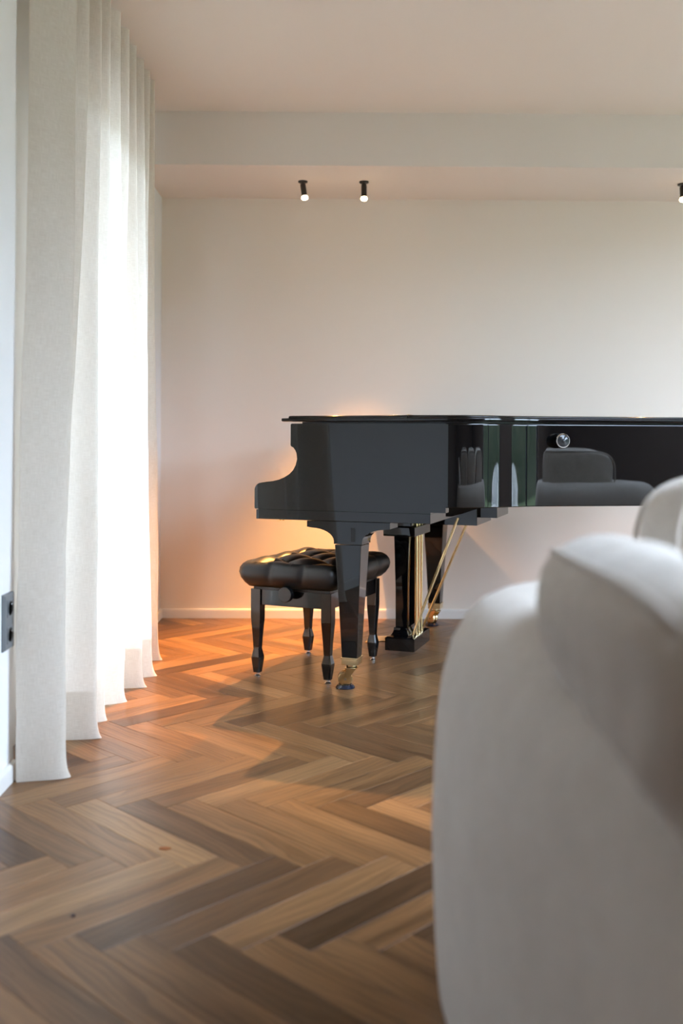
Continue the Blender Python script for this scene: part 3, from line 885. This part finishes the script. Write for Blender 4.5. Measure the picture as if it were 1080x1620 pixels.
PROF = [(.020, .05), (.008, .06), (.004, .10), (.0, .20), (-.003, .32), (.0, .42), (.004, .495), (.012, .555), (.026, .608), (.046, .645), (.074, .672), (.106, .686), (.140, .690), (.172, .684), (.205, .664), (.232, .632), (.252, .590), (.264, .54), (.27, .47), (.27, .36), (.265, .30)]
PROF = [(d if d < .1 else .1+(d-.1)*.76, z) for d, z in PROF]
bm = bmesh.new(); uvl = bm.loops.layers.uv.new('UVMap')
rings = []; acc = 0; accs = []
for i, (a, b, nrm) in enumerate(path):
    if i: acc += math.hypot(a-path[i-1][0], b-path[i-1][1])
    accs.append(acc); rg = []
    for d, z in PROF:
        p = s2w(a-nrm[0]*d, b-nrm[1]*d); q = Vector((p[0]*5, p[1]*5, z*5))
        wob = noise.noise(q)*.004
        rg.append(Vector((p[0]+wob, p[1]+wob, z+noise.noise(q*1.7+Vector((3,1,2)))*.004*(1 if z > .1 else 0)))-so)
    rings.append(rg)
vr = [[bm.verts.new(p) for p in rg] for rg in rings]
pl = [0]
for p, q in zip(PROF, PROF[1:]): pl.append(pl[-1]+math.hypot(q[0]-p[0], q[1]-p[1]))
for i in range(len(vr)-1):
    for j in range(len(PROF)-1):
        f = bm.faces.new((vr[i][j], vr[i+1][j], vr[i+1][j+1], vr[i][j+1]))
        for lp, (ii, jj) in zip(f.loops, ((i, j), (i+1, j), (i+1, j+1), (i, j+1))): lp[uvl].uv = (accs[ii], pl[jj])
for rg in (vr[0], vr[-1]):
    f = bm.faces.new(rg)
    for lp in f.loops: lp[uvl].uv = (lp.vert.co.x, lp.vert.co.z)
bmesh.ops.subdivide_edges(bm, edges=bm.edges, cuts=1, use_grid_fill=True, smooth=.6)
fix(bm); link_mesh('backrest', bm, M_SOFA, sofa, smooth=60)
def padded(bm, hx, hy, hz, n=22, pw=4.0, puff=.0, seed=0, wob=.01):
    """a stuffed cushion: superellipsoid with soft edges and slight lumps, centred at 0"""
    uvl = bm.loops.layers.uv.verify()
    bmesh.ops.create_cube(bm, size=2)
    bmesh.ops.subdivide_edges(bm, edges=bm.edges, cuts=n, use_grid_fill=True)
    for v in bm.verts:
        p = v.co
        L = (abs(p.x)**pw+abs(p.y)**pw+abs(p.z)**pw)**(1/pw)
        u = Vector((p.x/L, p.y/L, p.z/L))
        k = 1+puff*(1-u.x*u.x)*(1-u.y*u.y)
        q = Vector((u.x*hx, u.y*hy, u.z*hz*k))
        s_ = Vector((seed*3.1, seed*1.7, 0))
        q += u*(noise.noise(q*7+s_)*wob + noise.noise(q*17+s_)*wob*.3)
        v.co = q
    bm.normal_update()
    for f in bm.faces:
        nn_ = f.normal
        for lp in f.loops:
            c = lp.vert.co
            if abs(nn_.z) >= max(abs(nn_.x), abs(nn_.y)): lp[uvl].uv = (c.x, c.y)
            elif abs(nn_.x) > abs(nn_.y): lp[uvl].uv = (c.y, c.z)
            else: lp[uvl].uv = (c.x, c.z)
for k in range(2):
    w_ = (SL-2*ST)/2-.004
    c = s2w(ST+.002+w_*(k+.5)+k*.004, ST+(SD-ST)/2)
    bm = bmesh.new(); padded(bm, w_/2, (SD-ST)/2-.004, .085, 16, 9, 0, k, .004)
    o = link_mesh('seat_cushion', bm, M_SOFA, sofa, smooth=60); o.location = Vector((c[0], c[1], .335))-so; o.rotation_euler = (0, 0, SR)
c = s2w(SL/2, SD/2)
bm = bmesh.new(); padded(bm, SL/2-.03, SD/2-.03, .105, 10, 12, 0, 9, .0)
o = link_mesh('base', bm, M_SOFA, sofa, smooth=60); o.location = Vector((c[0], c[1], .150))-so; o.rotation_euler = (0, 0, SR)
for a in (.1, SL-.1):
    for b in (.1, SD-.1):
        p = s2w(a+(.08 if a < 1 else -.08), b+(.08 if b < 1 else -.08))
        bm = bmesh.new(); lathe(bm, [(.022, 0), (.026, .06)], n=18); o = link_mesh('foot', bm, M_BLACKS, sofa, smooth=40); o.location = Vector((p[0], p[1], 0))-so

# loose cushions on the sofa
def pillow(hx, hy, hz, seed, n=44):
    # two stuffed faces meeting in a seam; returns mesh and the seam line
    bm = bmesh.new(); uvl = bm.loops.layers.uv.new('UVMap')
    so_ = Vector((seed*3.1, seed*1.7, 0)); seam = []
    def pos(i, j, side):
        u, v = -1+2*i/n, -1+2*j/n
        pin = 1-.055*(1-abs(u)**2.2)*(abs(v)**6) ; pin2 = 1-.055*(1-abs(v)**2.2)*(abs(u)**6)
        x = u*hx*pin2*(1-.17*(abs(u)*abs(v))**4.5); y = v*hy*pin*(1-.17*(abs(u)*abs(v))**4.5)
        t = (max(0, 1-abs(u)**3.2)*max(0, 1-abs(v)**3.2))**.52
        q = Vector((x*6, y*6, side*2.0))+so_
        wr = noise.noise(q)*.020 + noise.noise(q*2.6)*.007
        rad = math.atan2(v, u)
        edge = (1-t)*t*4
        wr += math.sin(rad*17+seed+2*noise.noise(q))*.0045*edge
        z = side*(t*hz + wr*min(1, t*1.6))
        return Vector((x, y, z))
    g = {}
    for side in (1, -1):
        for i in range(n+1):
            for j in range(n+1):
                rim_ = i in (0, n) or j in (0, n)
                key = (i, j, 0 if rim_ else side)
                if key not in g: g[key] = bm.verts.new(pos(i, j, 0 if rim_ else side))
        for i in range(n):
            for j in range(n):
                q = [(i, j), (i+1, j), (i+1, j+1), (i, j+1)]
                if side < 0: q = q[::-1]
                vs = [g[(a, b, 0 if (a in (0, n) or b in (0, n)) else side)] for a, b in q]
                f = bm.faces.new(vs)
                for lp in f.loops: lp[uvl].uv = (lp.vert.co.x+side, lp.vert.co.y)
    loop = [(i, 0) for i in range(n)]+[(n, j) for j in range(n)]+[(i, n) for i in range(n, 0, -1)]+[(0, j) for j in range(n, 0, -1)]
    return bm, [pos(a, b, 0) for a, b in loop]
def piping(name, line, r, mat, parent):
    bm = bmesh.new(); bm.loops.layers.uv.new('UVMap'); n = len(line); rings = []
    for i in range(n):
        t = (line[(i+1) % n]-line[i-1]).normalized(); b = Vector((0, 0, 1)); a = t.cross(b)
        rings.append([bm.verts.new(line[i]+a*r*math.cos(q*PI/4)+b*r*math.sin(q*PI/4)) for q in range(8)])
    for i in range(n):
        A, B = rings[i], rings[(i+1) % n]
        for q in range(8): bm.faces.new((A[q], A[(q+1) % 8], B[(q+1) % 8], B[q]))
    fix(bm); return link_mesh(name, bm, mat, parent, smooth=80)
def cushion(name, loc, rot, hx, hy, hz, label, seed):
    bm, line = pillow(hx, hy, hz, seed)
    r = link_mesh(name, bm, M_CUSH, smooth=180)
    piping('piping', line, .004, M_CUSH, r)
    r.matrix_world = Matrix.Translation(loc) @ Matrix.Rotation(rot[2], 4, 'Z') @ Matrix.Rotation(rot[1], 4, 'Y') @ Matrix.Rotation(rot[0], 4, 'X')
    tag(r, label, 'cushion', 'loose cushions on the sofa')
    return r
def back_cushion(loc, rot, hx, hy, hz, label, seed):
    bm = bmesh.new(); padded(bm, hx, hy, hz, 30, 5, .15, seed, .007)
    r = link_mesh('back_cushion', bm, M_CUSH, smooth=75)
    def se(a):
        c, s_ = math.cos(a), math.sin(a); L = (abs(c)**5+abs(s_)**5)**.2
        return Vector((hx*.985*c/L, hy*.985*s_/L, 0))
    for zz in (hz*.80, -hz*.80):
        piping('piping', [se(2*PI*q/120)*1.0+Vector((0, 0, zz)) for q in range(120)], .0045, M_CUSH, r)
    r.matrix_world = Matrix.Translation(loc) @ Matrix.Rotation(rot[2], 4, 'Z') @ Matrix.Rotation(rot[0], 4, 'X')
    return tag(r, label, 'cushion', 'loose cushions on the sofa')
cushion('sofa_cushion', (.428, .985, .592), (R(90-40), R(3), R(84)), .405, .285, .105, 'big slumped grey cushion leaning on the rounded sofa arm', 3)
for k in range(3):
    c = s2w(.625+k*.61, ST+.10)
    back_cushion((c[0], c[1], .640), (R(84), 0, SR), .30, .245, .10, ('upright grey back cushion at the sofa end beside the slumped cushion', 'upright grey back cushion in the middle of the sofa back', 'upright grey back cushion at the sofa end far from the arm')[k], 5+k)

# ------------------------------------------------------------------ small bits
bm = bmesh.new(); pts = [(-.012, -.003), (.004, -.006), (.014, 0), (.003, .006), (-.010, .004)]
prism(bm, pts, 'z', 0, .003)
t_ = plain('dry_leaf', (.30, .10, .03), .8)
o = link_mesh('leaf_scrap', bm, t_.m, loc=(-.372, 2.255, .0)); tag(o, 'tiny brown leaf scrap lying on the oak floor', 'leaf')
bm = bmesh.new(); bmesh.ops.create_icosphere(bm, subdivisions=1, radius=.005)
for v in bm.verts: v.co.z = max(0, v.co.z*.6+.002)
o = link_mesh('floor_crumb', bm, M_CUP, loc=(-.496, 1.935, 0)); tag(o, 'tiny dark crumb lying on the oak floor by the herringbone joint', 'crumb')
